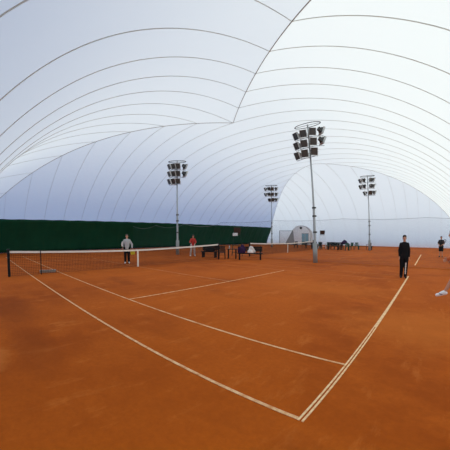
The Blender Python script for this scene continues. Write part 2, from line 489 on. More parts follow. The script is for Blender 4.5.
# ------------------------------------------------------------------ floodlight towers
def floodlight(parent, pos, yaw, pitch):
    """box lamp: its glass looks along local -Y, tipped down by pitch"""
    R = Matrix.Rotation(yaw, 3, 'Z') @ Matrix.Rotation(pitch, 3, 'X')
    def place(bm):
        bmesh.ops.transform(bm, matrix=Matrix.Translation(pos) @ R.to_4x4() @ Matrix.Scale(1.0, 4), verts=bm.verts)
        return bm
    bm = bmesh.new()
    vs = add_box(bm, (0, 0.10, 0.0), (0.42, 0.22, 0.46))
    for v in vs:
        if v.co.y > 0.15: v.co.x *= 0.62; v.co.z *= 0.62
    bevel_all(bm, 0.018, 2)
    add_box(bm, (0, 0.27, 0.0), (0.20, 0.16, 0.22))
    case = mesh_obj('floodlight', place(bm), M['lamp_case'], parent)
    bm = bmesh.new(); add_box(bm, (0, -0.018, 0), (0.36, 0.012, 0.40)); mesh_obj('glass', place(bm), M['lamp_glass'], case)
    bm = bmesh.new()
    for s in (-1, 1):
        add_box(bm, (s * 0.216, 0.03, 0), (0.012, 0.13, 0.46)); add_box(bm, (0, 0.03, s * 0.234), (0.44, 0.13, 0.012))
    mesh_obj('reflector_rim', place(bm), M['lamp_side'], case)
    bm = bmesh.new()
    add_tube(bm, [(-0.25, 0.06, 0), (-0.25, 0.06, -0.30), (0.25, 0.06, -0.30), (0.25, 0.06, 0)], 0.016, 6)
    mesh_obj('bracket', place(bm), M['galv'], case)

def oval(bm, z, a, b, r=0.025, cy=0.0, n=36):
    add_tube(bm, [(a * math.cos(2 * PI * k / n), cy + b * math.sin(2 * PI * k / n), z) for k in range(n)], r, 6, True)

def light_tower(label, loc, view_az, lean, zs_rows, ring_z, rows, tip, a_, roll):
    """rows: lamps as (offset across, offset towards the back, turn in degrees)"""
    t = thing('light_tower', label, 'floodlight tower', loc, math.radians(view_az - 90), 'floodlight towers')
    zt = ring_z + 0.05
    lx = lambda z: lean * z
    bm = bmesh.new()
    add_tube(bm, [(lx(0), 0, 0), (lx(1.2), 0, 1.2), (lx(1.25), 0, 1.25), (lx(3.4), 0, 3.4), (lx(3.45), 0, 3.45), (lx(zt), 0, zt)], [0.100, 0.098, 0.085, 0.076, 0.062, 0.046], 14)
    mesh_obj('pole', bm, M['galv'], t, True)
    bm = bmesh.new(); add_tube(bm, [(lx(0), 0, 0), (lx(1.22), 0, 1.22)], 0.145, 14); mesh_obj('padded_sleeve', bm, M['sleeve'], t, True)
    for z in (1.9, 2.9, 3.42):
        bm = bmesh.new(); add_tube(bm, [(lx(z - .05), 0, z - .05), (lx(z + .05), 0, z + .05)], 0.105, 12); add_box(bm, (lx(z) + 0.1, -0.04, z), (0.10, 0.07, 0.09))
        mesh_obj('clamp', bm, M['lamp_case'], t)
    RO = Matrix.Rotation(-math.radians(roll), 4, 'Y')
    def tilt(bm, z):
        bmesh.ops.transform(bm, matrix=Matrix.Translation((lx(z), 0, z)) @ RO @ Matrix.Translation((0, 0, -z)), verts=bm.verts); return bm
    bm = bmesh.new(); oval(bm, ring_z, a_, 0.40, 0.022)
    add_tube(bm, [(-a_, 0, ring_z), (a_, 0, ring_z)], 0.014, 6)
    mesh_obj('top_ring', tilt(bm, ring_z), M['lamp_case'], t, True)
    for zr, row in zip(zs_rows, rows):
        bm = bmesh.new()
        L_ = sorted(row)
        add_tube(bm, [(px, py + 0.06, zr - 0.30) for px, py, _ in L_], 0.020, 6)
        add_tube(bm, [(0, 0, zr - 0.30), (L_[1][0], L_[1][1] + 0.06, zr - 0.30)], 0.020, 6)
        mesh_obj('crossarm', tilt(bm, zr), M['galv'], t, True)
        for px, py, deg in row:
            p = RO @ Vector((px, py, 0))
            floodlight(t, Vector((lx(zr) + p.x, p.y, zr + p.z)), math.radians(deg), math.radians(tip))
    return t
R4 = [(-0.84, 0.0, -48), (-0.34, -0.20, -14), (0.27, -0.22, 10), (0.92, 0.12, 118)]
light_tower('largest nearest floodlight pole with eleven lamps, in front of the second net', (-5.76, 14.14, 0), 112.3, -0.038,
            (8.25, 7.58, 6.92), 8.82, (R4, R4, R4[:3]), 24, 0.86, 10)
R2 = [(-0.68, -0.10, -60), (-0.34, -0.22, -35), (0.04, -0.25, -10), (0.74, 0.12, 120)]
light_tower('floodlight pole on the left in front of the green curtain beside the person in red', (-17.44, 12.75, 0), 141.0, -0.012,
            (7.62, 6.97, 6.30), 8.08, (R2, R2, R2[:3]), 24, 0.76, 2)
R3 = [(-0.88, 0.0, -60), (-0.34, -0.12, -160), (0.14, -0.22, 8), (0.78, 0.10, 120)]
R3b = [(-0.30, 0.0, -40), (0.22, -0.2, 10), (0.78, 0.1, 120)]
light_tower('most distant floodlight pole where green curtain ends at the corner', (-19.45, 31.4, 0), 121.4, -0.008,
            (8.28, 7.50, 6.72), 8.78, (R3, R3, R3b), 24, 0.86, 1)
R4f = [(-0.92, 0.0, -60), (-0.52, -0.12, -130), (0.42, -0.15, 40), (0.80, 0.10, 100)]
light_tower('floodlight pole standing before the white end wall left of the man in black', (-5.98, 31.6, 0), 101.4, -0.020,
            (8.25, 7.52, 6.72), 8.74, (R4f, R4f, [(-0.45, 0.0, -60), (0.28, -0.2, 10), (0.82, 0.1, 110)]), 24, 0.86, 3)

# ------------------------------------------------------------------ people
def capsule(bm, a, b, ra, rb, n=14):
    a, b = Vector(a), Vector(b); d = b - a
    if d.length < 1e-6: return
    x, y = frame_of(d); dn = d.normalized()
    prof = []
    for k in range(1, 5): 
        t = PI / 2 * (1 - k / 5); prof.append((a - dn * ra * math.sin(t), ra * math.cos(t)))
    prof.append((a, ra)); prof.append((b, rb))
    for k in range(1, 5):
        t = PI / 2 * k / 5; prof.append((b + dn * rb * math.sin(t), rb * math.cos(t)))
    rings = [[bm.verts.new(c + (x * math.cos(2 * PI * i / n) + y * math.sin(2 * PI * i / n)) * r) for i in range(n)] for c, r in prof]
    for p, q in zip(rings[:-1], rings[1:]):
        for i in range(n): bm.faces.new((p[i], p[(i + 1) % n], q[(i + 1) % n], q[i]))
    bm.faces.new(rings[0][::-1]); bm.faces.new(rings[-1])

def chain(bm, pts, rad):
    for i in range(len(pts) - 1): capsule(bm, pts[i], pts[i + 1], rad[i], rad[i + 1])

def ellip(bm, c, r, rot=None, seg=16):
    Mx = Matrix.Translation(Vector(c)) @ (rot.to_4x4() if rot is not None else Matrix.Identity(4)) @ Matrix.Diagonal((r[0], r[1], r[2], 1))
    bmesh.ops.create_uvsphere(bm, u_segments=seg, v_segments=seg // 2 + 2, radius=1.0, matrix=Mx)

def loft(bm, rings, n=20):
    """rings: (centre, half width, half depth, rotation matrix)"""
    R = []
    for c, rx, ry, m in rings:
        R.append([bm.verts.new(Vector(c) + m @ Vector((rx * math.cos(2 * PI * i / n), ry * math.sin(2 * PI * i / n), 0))) for i in range(n)])
    for p, q in zip(R[:-1], R[1:]):
        for i in range(n): bm.faces.new((p[i], p[(i + 1) % n], q[(i + 1) % n], q[i]))
    bm.faces.new(R[0][::-1]); bm.faces.new(R[-1])

def fuse(name, bm, voxel, mat, parent, smooth_it=4):
    """one continuous surface out of overlapping volumes"""
    bmesh.ops.recalc_face_normals(bm, faces=bm.faces)
    me = bpy.data.meshes.new('tmp'); bm.to_mesh(me); bm.free()
    o = bpy.data.objects.new('tmp', me); COL.objects.link(o)
    r = o.modifiers.new('r', 'REMESH'); r.mode = 'VOXEL'; r.voxel_size = voxel
    s = o.modifiers.new('s', 'SMOOTH'); s.iterations = smooth_it; s.factor = 0.5
    dg = bpy.context.evaluated_depsgraph_get(); dg.update()
    out = bpy.data.meshes.new_from_object(o.evaluated_get(dg))
    bpy.data.objects.remove(o); bpy.data.meshes.remove(me)
    out.name = name
    out.materials.clear(); out.materials.append(mat); out.shade_smooth()
    ob = bpy.data.objects.new(name, out); COL.objects.link(ob); ob.parent = parent
    return ob

def person(label, loc, face_az, height, pose, wear, vox=0.011):
    """local frame: faces +y, x = the person's right, z up; built for 1.75 m and scaled"""
    k = height / 1.75
    root = thing('person', label, 'person', loc, math.radians(face_az) - PI / 2)
    V = Vector
    lean = Matrix.Rotation(math.radians(-pose.get('lean', 0)), 3, 'X') @ Matrix.Rotation(math.radians(pose.get('side', 0)), 3, 'Y')
    pel = V(pose.get('pelvis', (0, 0, 0.93)))
    up = lambda p: pel + lean @ (V(p) - V((0, 0, 0.93)))
    chest, neck, = up((0, 0.0, 1.25)), up((0, -0.01, 1.47))
    headrot = lean @ Matrix.Rotation(math.radians(pose.get('turn', 0)), 3, 'Z') @ Matrix.Rotation(math.radians(-pose.get('nod', 0)), 3, 'X')
    hc = neck + headrot @ V((0, 0.02, 0.155))
    bw = pose.get('breadth', 0.160); sl = pose.get('slim', 1.0)
    sh = {s: up((s * bw, -0.01, 1.392)) for s in (-1, 1)}
    hip = {s: pel + lean @ V((s * 0.09, 0, -0.02)) for s in (-1, 1)}
    knee = {s: V(pose['knee'][s]) for s in (-1, 1)}; ank = {s: V(pose['ankle'][s]) for s in (-1, 1)}
    elb = {s: V(pose['elbow'][s]) for s in (-1, 1)}; wri = {s: V(pose['wrist'][s]) for s in (-1, 1)}
    toe = {s: V(pose['toe'][s]) for s in (-1, 1)}
    def S(bm): bmesh.ops.scale(bm, vec=(k, k, k), verts=bm.verts); return bm
    # ---- body
    bm = bmesh.new()
    loft(bm, [(up((0, 0, 0.86)), 0.13, 0.095, lean), (up((0, 0, 0.95)), 0.155, 0.105, lean), (up((0, 0.005, 1.08)), 0.135, 0.092, lean),
              (up((0, 0.005, 1.22)), 0.155, 0.105, lean), (up((0, 0, 1.34)), 0.165, 0.100, lean), (up((0, -0.01, 1.42)), 0.135, 0.075, lean), (up((0, -0.01, 1.47)), 0.06, 0.055, lean)])
    capsule(bm, up((0, -0.01, 1.43)), hc - headrot @ V((0, 0.0, 0.06)), 0.056, 0.052)
    ellip(bm, hc + headrot @ V((0, -0.008, 0.025)), (0.074, 0.092, 0.095), headrot)
    ellip(bm, hc + headrot @ V((0, 0.022, -0.045)), (0.058, 0.066, 0.072), headrot)
    capsule(bm, hc + headrot @ V((0, 0.082, 0.012)), hc + headrot @ V((0, 0.102, -0.022)), 0.009, 0.015)
    for s in (-1, 1):
        ellip(bm, hc + headrot @ V((s * 0.076, -0.006, -0.004)), (0.010, 0.020, 0.032), headrot, 10)
        chain(bm, [sh[s], elb[s], wri[s]], [0.056, 0.041, 0.028])
        chain(bm, [hip[s], knee[s], ank[s]], [0.088, 0.056, 0.038])
        mid = knee[s].lerp(ank[s], 0.3); back = pose.get('calf', V((0, -0.018, 0)))
        capsule(bm, mid + back, knee[s].lerp(ank[s], 0.55) + back * 0.4, 0.052, 0.040)
        capsule(bm, ank[s], toe[s], 0.038, 0.03)
        # hand: palm, four bent fingers of different length and a thumb from the palm's side
        fd = (wri[s] - elb[s]).normalized()
        hd = V(pose.get('hand', {}).get(s, tuple(fd))).normalized()
        side = V(pose.get('palm', {}).get(s, (0, 1, 0)))      # towards the thumb
        side = (side - hd * side.dot(hd)).normalized(); nrm = hd.cross(side) * (1 if s < 0 else -1)
        curl = pose.get('curl', {}).get(s, 0.35)
        pc = wri[s] + hd * 0.055
        rm = Matrix((side, nrm, hd)).transposed()
        ellip(bm, pc, (0.040, 0.017, 0.056), rm, 12)
        for j, (o_, ln) in enumerate(zip((0.030, 0.010, -0.010, -0.029), (0.070, 0.078, 0.072, 0.056))):
            p0 = wri[s] + hd * 0.095 + side * o_
            d1 = (hd * math.cos(curl) - nrm * math.sin(curl)); d2 = (hd * math.cos(curl * 2.4) - nrm * math.sin(curl * 2.4))
            p1 = p0 + d1 * ln * 0.5; p2 = p1 + d2 * ln * 0.5
            chain(bm, [p0 - hd * 0.03, p0, p1, p2], [0.010, 0.0095, 0.009, 0.0078])
        t0 = wri[s] + hd * 0.03 + side * 0.025
        t1 = t0 + (hd * 0.55 + side * 0.75 - nrm * curl * 0.6).normalized() * 0.04
        t2 = t1 + (hd * 0.9 + side * 0.25 - nrm * curl).normalized() * 0.032
        chain(bm, [t0, t1, t2], [0.013, 0.011, 0.009])
    body = fuse('body', S(bm), 0.0085, M['skin'], root, 2)
    # ---- face details
    for s in (-1, 1):
        bm = bmesh.new(); ellip(bm, hc + headrot @ V((s * 0.030, 0.078, 0.018)), (0.012, 0.006, 0.006), headrot, 10)
        mesh_obj('eye', S(bm), M['eye'], root, True)
    bm = bmesh.new(); ellip(bm, hc + headrot @ V((0, 0.084, -0.055)), (0.022, 0.006, 0.006), headrot, 10)
    mesh_obj('mouth', S(bm), M['lip'], root, True)
    # ---- hair
    bm = bmesh.new()
    ellip(bm, hc + headrot @ V((0, -0.020, 0.056)), (0.083, 0.098, 0.082), headrot, 18)
    ellip(bm, hc + headrot @ V((0, -0.055, 0.000)), (0.078, 0.056, 0.088), headrot, 18)
    cut = hc + headrot @ V((0, 0.048, 0.045))
    fuse('hair', S(bm), 0.010, wear['hair'], root, 2)
    # ---- top
    bm = bmesh.new(); e = wear.get('loose', 0.016)
    low = wear.get('hem', 0.84)
    loft(bm, [(up((0, 0, low)), (0.155 + e) * sl, 0.115 + e, lean), (up((0, 0, 0.95)), (0.158 + e) * sl, 0.112 + e, lean), (up((0, 0.005, 1.08)), (0.145 + e) * sl, 0.102 + e, lean),
              (up((0, 0.005, 1.22)), (0.162 + e) * sl, 0.112 + e, lean), (up((0, 0, 1.34)), (0.172 + e) * sl, 0.108 + e, lean), (up((0, -0.01, 1.425)), (0.135 + e) * sl, 0.080 + e, lean), (up((0, -0.01, 1.475)), 0.070, 0.066, lean)])
    for s in (-1, 1):
        if wear.get('sleeve', 'long') == 'long':
            chain(bm, [sh[s], elb[s], elb[s].lerp(wri[s], 0.94)], [0.052 + e * 0.6, 0.046 + e * 0.9, 0.030 + e * 0.7])
        else:
            chain(bm, [sh[s], sh[s].lerp(elb[s], 0.72)], [0.052 + e * 0.6, 0.052 + e])
    fuse('top', S(bm), vox, wear['top'], root, 3)
    # ---- trousers or shorts
    bm = bmesh.new(); e = 0.018
    loft(bm, [(pel + lean @ V((0, 0, -0.10)), 0.150, 0.105, lean), (pel + lean @ V((0, 0, 0.02)), 0.172, 0.122, lean), (pel + lean @ V((0, 0, 0.10)), 0.160, 0.112, lean)])
    for s in (-1, 1):
        if wear.get('legs', 'long') == 'long':
            chain(bm, [hip[s], knee[s], ank[s] + V((0, 0, 0.0))], [0.092 + e, 0.064 + e, 0.052 + e])
        else:
            chain(bm, [hip[s], hip[s].lerp(knee[s], 0.80)], [0.096 + e, 0.082 + e])
    fuse('trousers' if wear.get('legs', 'long') == 'long' else 'shorts', S(bm), vox, wear['bottom'], root, 3)
    if wear.get('stripe'):
        s = wear['stripe']; bm = bmesh.new()
        pts = [hip[s].lerp(knee[s], 0.5).lerp(ank[s], 0.10 + 0.085 * i) for i in range(10)]
        rail = []
        for i, a in enumerate(pts):
            q = a + V((-s * 0.014, 0.112 - 0.030 * i / 9, 0)); w_ = 0.026 if i % 2 else 0.017
            rail.append([bm.verts.new(q + V((d_ * w_, e_, 0))) for d_, e_ in ((-1, 0), (1, 0), (1, -0.02), (-1, -0.02))])
        for p_, q_ in zip(rail[:-1], rail[1:]):
            for i in range(4): bm.faces.new((p_[i], p_[(i + 1) % 4], q_[(i + 1) % 4], q_[i]))
        bm.faces.new(rail[0][::-1]); bm.faces.new(rail[-1])
        tag(mesh_obj('leg_print', S(bm), M['white_cloth'], root), 'white print running down one trouser leg')
    # ---- shoes
    for s in (-1, 1):
        bm = bmesh.new(); d = (toe[s] - ank[s]); dd = d.normalized()
        a, t_ = ank[s], toe[s]
        sole_n = V(pose.get('sole', {}).get(s, (0, 0, -1)))
        capsule(bm, a + sole_n * 0.035 - dd * 0.035, t_ + sole_n * 0.0, 0.046, 0.040)
        capsule(bm, a, a.lerp(t_, 0.45), 0.050, 0.046)
        fuse('shoe', S(bm), 0.009, wear['shoe'], root, 3)
        if wear.get('shoe_trim'):
            bm = bmesh.new(); m_ = a.lerp(t_, 0.5)
            ellip(bm, m_ + sole_n * 0.008, (0.052, 0.075, 0.022), Matrix.Rotation(0, 3, 'Z'), 12)
            mesh_obj('shoe_trim', S(bm), wear['shoe_trim'], root, True)
    return root

def stand(**kw):
    p = dict(knee={-1: (-0.10, 0.02, 0.49), 1: (0.10, 0.02, 0.49)}, ankle={-1: (-0.11, -0.02, 0.085), 1: (0.11, -0.02, 0.085)},
             toe={-1: (-0.135, 0.125, 0.045), 1: (0.135, 0.125, 0.045)},
             elbow={-1: (-0.215, -0.03, 1.12), 1: (0.215, -0.03, 1.12)}, wrist={-1: (-0.22, 0.05, 0.87), 1: (0.22, 0.05, 0.87)},
             palm={-1: (0.25, 1, 0), 1: (-0.25, 1, 0)})
    p.update(kw); return p

# man in black on the baseline, facing the camera
person('man in black top and black trousers standing at far end of the baseline', (-0.17, 10.30, 0), -82, 1.75,
       stand(elbow={-1: (-0.195, -0.05, 1.13), 1: (0.200, -0.05, 1.13)}, wrist={-1: (-0.20, 0.05, 0.87), 1: (0.195, 0.06, 0.88)}, breadth=0.140, slim=0.90,
             ankle={-1: (-0.085, -0.02, 0.085), 1: (0.09, -0.02, 0.085)}, knee={-1: (-0.088, 0.02, 0.49), 1: (0.09, 0.02, 0.49)}, toe={-1: (-0.10, 0.125, 0.045), 1: (0.105, 0.125, 0.045)}),
       dict(hair=M['hair'], top=M['black_cloth'], bottom=M['black_cloth'], shoe=M['shoe_dark'], stripe=-1, hem=0.80, loose=0.014))
# man in grey behind the net with a pale racket and a yellow basket
GREY = (-13.70, 5.82)
person('man in grey sweater and black trousers standing behind the near net', (*GREY, 0), -30, 1.74,
       stand(elbow={-1: (-0.29, -0.06, 1.14), 1: (0.27, -0.08, 1.14)}, wrist={-1: (-0.31, 0.06, 0.93), 1: (0.25, 0.12, 0.99)},
             curl={-1: 0.9, 1: 0.9}, slim=0.88, breadth=0.148),
       dict(hair=M['hair_grey'], top=M['grey_knit'], bottom=M['black_cloth'], shoe=M['shoe_white'], loose=0.020, hem=0.86))
# person in red by the left light pole
person('person in red top and pale trousers beside the left floodlight pole', (-15.30, 12.55, 0), -25, 1.72,
       stand(lean=10, nod=12, slim=0.86, breadth=0.142, knee={-1: (-0.14, 0.04, 0.49), 1: (0.15, 0.04, 0.49)}, ankle={-1: (-0.17, -0.02, 0.085), 1: (0.18, -0.02, 0.085)},
             toe={-1: (-0.2, 0.125, 0.045), 1: (0.22, 0.125, 0.045)}, elbow={-1: (-0.24, 0.10, 1.15), 1: (0.26, 0.12, 1.15)}, wrist={-1: (-0.12, 0.30, 1.05), 1: (0.30, 0.32, 1.10)}),
       dict(hair=M['hair_grey'], top=M['red_cloth'], bottom=M['trouser_pale'], shoe=M['shoe_white'], loose=0.018))
# far player at right
person('far player in dark shirt and dark shorts near the white end wall', (1.76, 24.6, 0), -100, 1.76,
       stand(elbow={-1: (-0.25, 0.02, 1.13), 1: (0.25, 0.02, 1.13)}, wrist={-1: (-0.08, 0.22, 1.02), 1: (0.10, 0.24, 1.00)}, curl={-1: 0.9, 1: 0.9}),
       dict(hair=M['hair'], top=M['navy_cloth'], bottom=M['black_cloth'], shoe=M['shoe_dark'], sleeve='short', legs='short', loose=0.03), 0.013)
# running player cut by the right edge of the photograph
person('running player in orange top with white and navy shoes at right edge', (1.70, 6.35, 0), 184, 1.94,
       dict(lean=20, pelvis=(0, 0.0, 0.93), turn=0, nod=-14,
            knee={-1: (-0.10, 0.19, 0.56), 1: (0.11, -0.16, 0.52)}, ankle={-1: (-0.11, 0.36, 0.235), 1: (0.12, -0.50, 0.34)},
            toe={-1: (-0.12, 0.535, 0.155), 1: (0.12, -0.53, 0.17)}, sole={-1: (0, 0, -1), 1: (0, -0.9, -0.3)},
            elbow={-1: (-0.27, 0.16, 1.12), 1: (0.30, -0.02, 1.14)}, wrist={-1: (-0.20, 0.33, 1.03), 1: (0.30, 0.16, 0.98)},
            palm={-1: (0, 0.3, 1), 1: (0, 0.3, 1)}, curl={-1: 0.8, 1: 0.8}),
       dict(hair=M['hair'], top=M['orange_cloth'], bottom=M['black_cloth'], shoe=M['shoe_white'], shoe_trim=M['shoe_blue'], sleeve='long', legs='short', loose=0.03))

# ---- things the people hold
def racket(label, loc, axis, normal, mat_frame, mat_string):
    t = thing('racket', label, 'racket', loc)
    z = Vector(axis).normalized(); y = Vector(normal); y = (y - z * y.dot(z)).normalized(); x = y.cross(z)
    t.rotation_euler = Matrix((x, y, z)).transposed().to_euler()
    bm = bmesh.new(); n = 28
    add_tube(bm, [(0.125 * math.cos(2 * PI * i / n), 0, 0.50 + 0.165 * math.sin(2 * PI * i / n)) for i in range(n)], 0.012, 8, True)
    add_tube(bm, [(-0.06, 0, 0.355), (0, 0, 0.22)], 0.009, 6); add_tube(bm, [(0.06, 0, 0.355), (0, 0, 0.22)], 0.009, 6)
    mesh_obj('frame', bm, mat_frame, t, True)
    bm = bmesh.new(); add_tube(bm, [(0, 0, -0.02), (0, 0, 0.23)], 0.016, 8); mesh_obj('handle', bm, M['black_plastic'], t)
    bm = bmesh.new()
    for i in range(-5, 6):
        x = i * 0.02; h = 0.165 * math.sqrt(max(0, 1 - (x / 0.125) ** 2)); add_box(bm, (x, 0, 0.5), (0.004, 0.003, 2 * h))
    for i in range(-7, 8):
        z = i * 0.021; w = 0.125 * math.sqrt(max(0, 1 - (z / 0.165) ** 2)); add_box(bm, (0, 0, 0.5 + z), (2 * w, 0.003, 0.004))
    mesh_obj('strings', bm, mat_string, t)
    return t

def local_to_world(loc, face_az, k, p):
    a = math.radians(face_az) - PI / 2
    return (loc[0] + k * (p[0] * math.cos(a) - p[1] * math.sin(a)), loc[1] + k * (p[0] * math.sin(a) + p[1] * math.cos(a)), k * p[2])
kg = 1.74 / 1.75
x, y, z = local_to_world(GREY, -30, kg, (0.265, 0.185, 0.93))
racket('white framed racket held by the man in grey behind the net', (x, y, z), (0.72, -0.42, 0.50), (0.62, 0.75, -0.15), M['white_paint'], M['white_cloth'])
x, y, z = local_to_world(GREY, -30, kg, (-0.335, 0.075, 0.0))
t = thing('ball_basket', 'yellow ball basket hanging from the hand of the man in grey', 'basket', (x, y, 0.53), math.radians(-30))
bm = bmesh.new()
add_tube(bm, [(0, 0, 0), (0, 0, 0.02), (0, 0, 0.26)], [0.10, 0.115, 0.145], 18)
mesh_obj('bucket', bm, M['yellow'], t, False)
bm = bmesh.new(); add_tube(bm, [(0.145 * math.cos(2 * PI * i / 24), 0.145 * math.sin(2 * PI * i / 24), 0.26) for i in range(24)], 0.010, 6, True); mesh_obj('rim', bm, M['yellow'], t, True)
bm = bmesh.new(); add_tube(bm, [(0.14 * math.cos(PI * i / 12), 0, 0.26 + 0.10 * math.sin(PI * i / 12)) for i in range(13)], 0.007, 6); mesh_obj('handle', bm, M['black_plastic'], t, True)
FAR = (1.76, 24.6)
x, y, z = local_to_world(FAR, -100, 1.76 / 1.75, (0.02, 0.30, 1.0))
racket('dark racket held in front by the far player at right', (x, y, z), (0.62, -0.30, 0.70), (0.2, -1, 0), M['graphite'], M['graphite'])

# ------------------------------------------------------------------ furniture beside the courts
def rotz_towards(ax, ay, bx, by): return math.atan2(by - ay, bx - ax)

def make_bench(label, loc, rz, length, back=True, mat=None, group='benches by the net post'):
    mat = mat or M['black_metal']
    t = thing('bench', label, 'bench', loc, rz, group)
    bm = bmesh.new()
    for j in range(4): add_box(bm, (0, -0.16 + j * 0.107, 0.435), (length, 0.095, 0.06))
    bevel_all(bm, 0.006, 1); mesh_obj('seat', bm, mat, t)
    if back:
        bm = bmesh.new()
        for j in range(3): add_box(bm, (0, 0.235 + j * 0.025, 0.60 + j * 0.12), (length, 0.03, 0.112))
        bevel_all(bm, 0.006, 1); mesh_obj('backrest', bm, mat, t)
    for s in (-1, 1):
        bm = bmesh.new(); x = s * (length / 2 - 0.14)
        add_box(bm, (x, -0.15, 0.21), (0.10, 0.09, 0.43)); add_box(bm, (x, 0.17, 0.21), (0.10, 0.09, 0.43)); add_box(bm, (x, 0.01, 0.39), (0.10, 0.36, 0.08)); add_box(bm, (x, 0.01, 0.12), (0.08, 0.30, 0.06))
        if back: add_box(bm, (x, 0.235, 0.65), (0.09, 0.05, 0.52), Matrix.Rotation(math.radians(-11), 3, 'X'))
        mesh_obj('leg_frame', bm, mat, t)
    return t

def make_chair(label, loc, rz, mat, group):
    t = thing('chair', label, 'chair', loc, rz, group)
    bm = bmesh.new(); add_box(bm, (0, 0, 0.44), (0.46, 0.44, 0.035)); bevel_all(bm, 0.012, 2); mesh_obj('seat', bm, mat, t)
    bm = bmesh.new()
    add_box(bm, (0, 0.235, 0.84), (0.44, 0.03, 0.07), Matrix.Rotation(math.radians(-10), 3, 'X'))
    for i in range(5): add_box(bm, (-0.16 + i * 0.08, 0.215, 0.64), (0.062, 0.02, 0.40), Matrix.Rotation(math.radians(-10), 3, 'X'))
    mesh_obj('backrest', bm, mat, t)
    for sx in (-1, 1):
        for sy in (-1, 1):
            bm = bmesh.new(); add_tube(bm, [(sx * 0.20, sy * 0.18, 0.43), (sx * 0.225, sy * 0.215, 0)], [0.032, 0.026], 8); mesh_obj('leg', bm, mat, t)
        bm = bmesh.new(); add_tube(bm, [(sx * 0.235, -0.19, 0.43), (sx * 0.245, -0.18, 0.65), (sx * 0.245, 0.21, 0.66)], 0.02, 8); mesh_obj('armrest', bm, mat, t)
    return t

def make_table(label, loc, rz, lx, ly, h, mat, group=None):
    t = thing('table', label, 'table', loc, rz, group)
    bm = bmesh.new(); add_box(bm, (0, 0, h - 0.02), (lx, ly, 0.04)); bevel_all(bm, 0.01, 2); mesh_obj('tabletop', bm, mat, t)
    for sx in (-1, 1):
        for sy in (-1, 1):
            bm = bmesh.new(); add_box(bm, (sx * (lx / 2 - 0.12), sy * (ly / 2 - 0.08), (h - 0.04) / 2), (0.085, 0.085, h - 0.04)); mesh_obj('leg', bm, mat, t)
    return t

# row beside the near net post; everything faces the near court
rz = rotz_towards(-14.08, 12.52, -9.6, 13.3)
make_bench('black bench at the left end of the row, just left of the net post', (-13.50, 12.62, 0), rz + 0.25, 1.25)
make_chair('black chair close beside the right post of the near net', (-12.22, 12.62, 0), rz + 0.5, M['black_plastic'], 'chairs by the net post')
make_table('small dark table between the net post and the bench with the white towel', (-11.60, 13.02, 0), rz + 0.45, 0.78, 0.40, 0.70, M['black_metal'])
make_bench('black bench on the right, holding a purple jacket and a white towel', (-10.13, 13.17, 0), rz + 0.45, 1.72)
bz = rz + 0.45; ux, uy = math.cos(bz), math.sin(bz)
def on_bench(u, v, z): return (-10.13 + ux * u - uy * v, 13.17 + uy * u + ux * v, z)
# jacket: a slumped heap over the backrest
def heap(name, label, cat, loc, rz, dims, mat, seed, group=None):
    rnd = random.Random(seed); bm = bmesh.new()
    bmesh.ops.create_icosphere(bm, subdivisions=4, radius=1.0)
    ph = [(rnd.uniform(2, 5), rnd.uniform(2, 5), rnd.uniform(2, 5), rnd.uniform(0, 6)) for _ in range(5)]
    for v in bm.verts:
        n = v.co.copy(); f = 1 + sum(0.085 * math.sin(a * n.x + b * n.y + c * n.z + d) for a, b, c, d in ph)
        f *= 1 + 0.03 * math.sin(11 * n.x + 7 * n.z + ph[0][3])
        tp = 1.12 - 0.34 * max(n.z, -0.5); p = Vector((n.x * f * tp, n.y * f * tp, n.z * f)); p.z = max(p.z, -0.55)
        v.co = Vector((p.x * dims[0], p.y * dims[1], (p.z + 0.55) * dims[2] / 1.5))
    o = mesh_obj(name, bm, mat, None, True, loc, rz)
    return tag(o, label, cat, group)
heap('jacket', 'dark purple jacket heaped on the left part of the bench', 'jacket', on_bench(-0.56, -0.03, 0.468), bz, (0.22, 0.14, 0.50), M['purple'], 3)
heap('towel', 'white towel heaped in the middle of the bench', 'towel', on_bench(0.10, -0.03, 0.468), bz, (0.21, 0.14, 0.46), M['white_cloth'], 9)
heap('bag', 'black sports bag on the bench left of the net post', 'bag', (-13.40, 12.58, 0.468), rz + 0.25, (0.33, 0.13, 0.30), M['black_cloth'], 5)
# bottle standing on the ground table edge
bm = bmesh.new(); add_tube(bm, [(0, 0, 0), (0, 0, 0.17), (0, 0, 0.21), (0, 0, 0.25)], [0.035, 0.035, 0.014, 0.014], 12)
o = mesh_obj('water_bottle', bm, M['water'], None, True, (-11.80, 12.95, 0.70)); tag(o, 'clear water bottle standing on the small dark table', 'bottle')

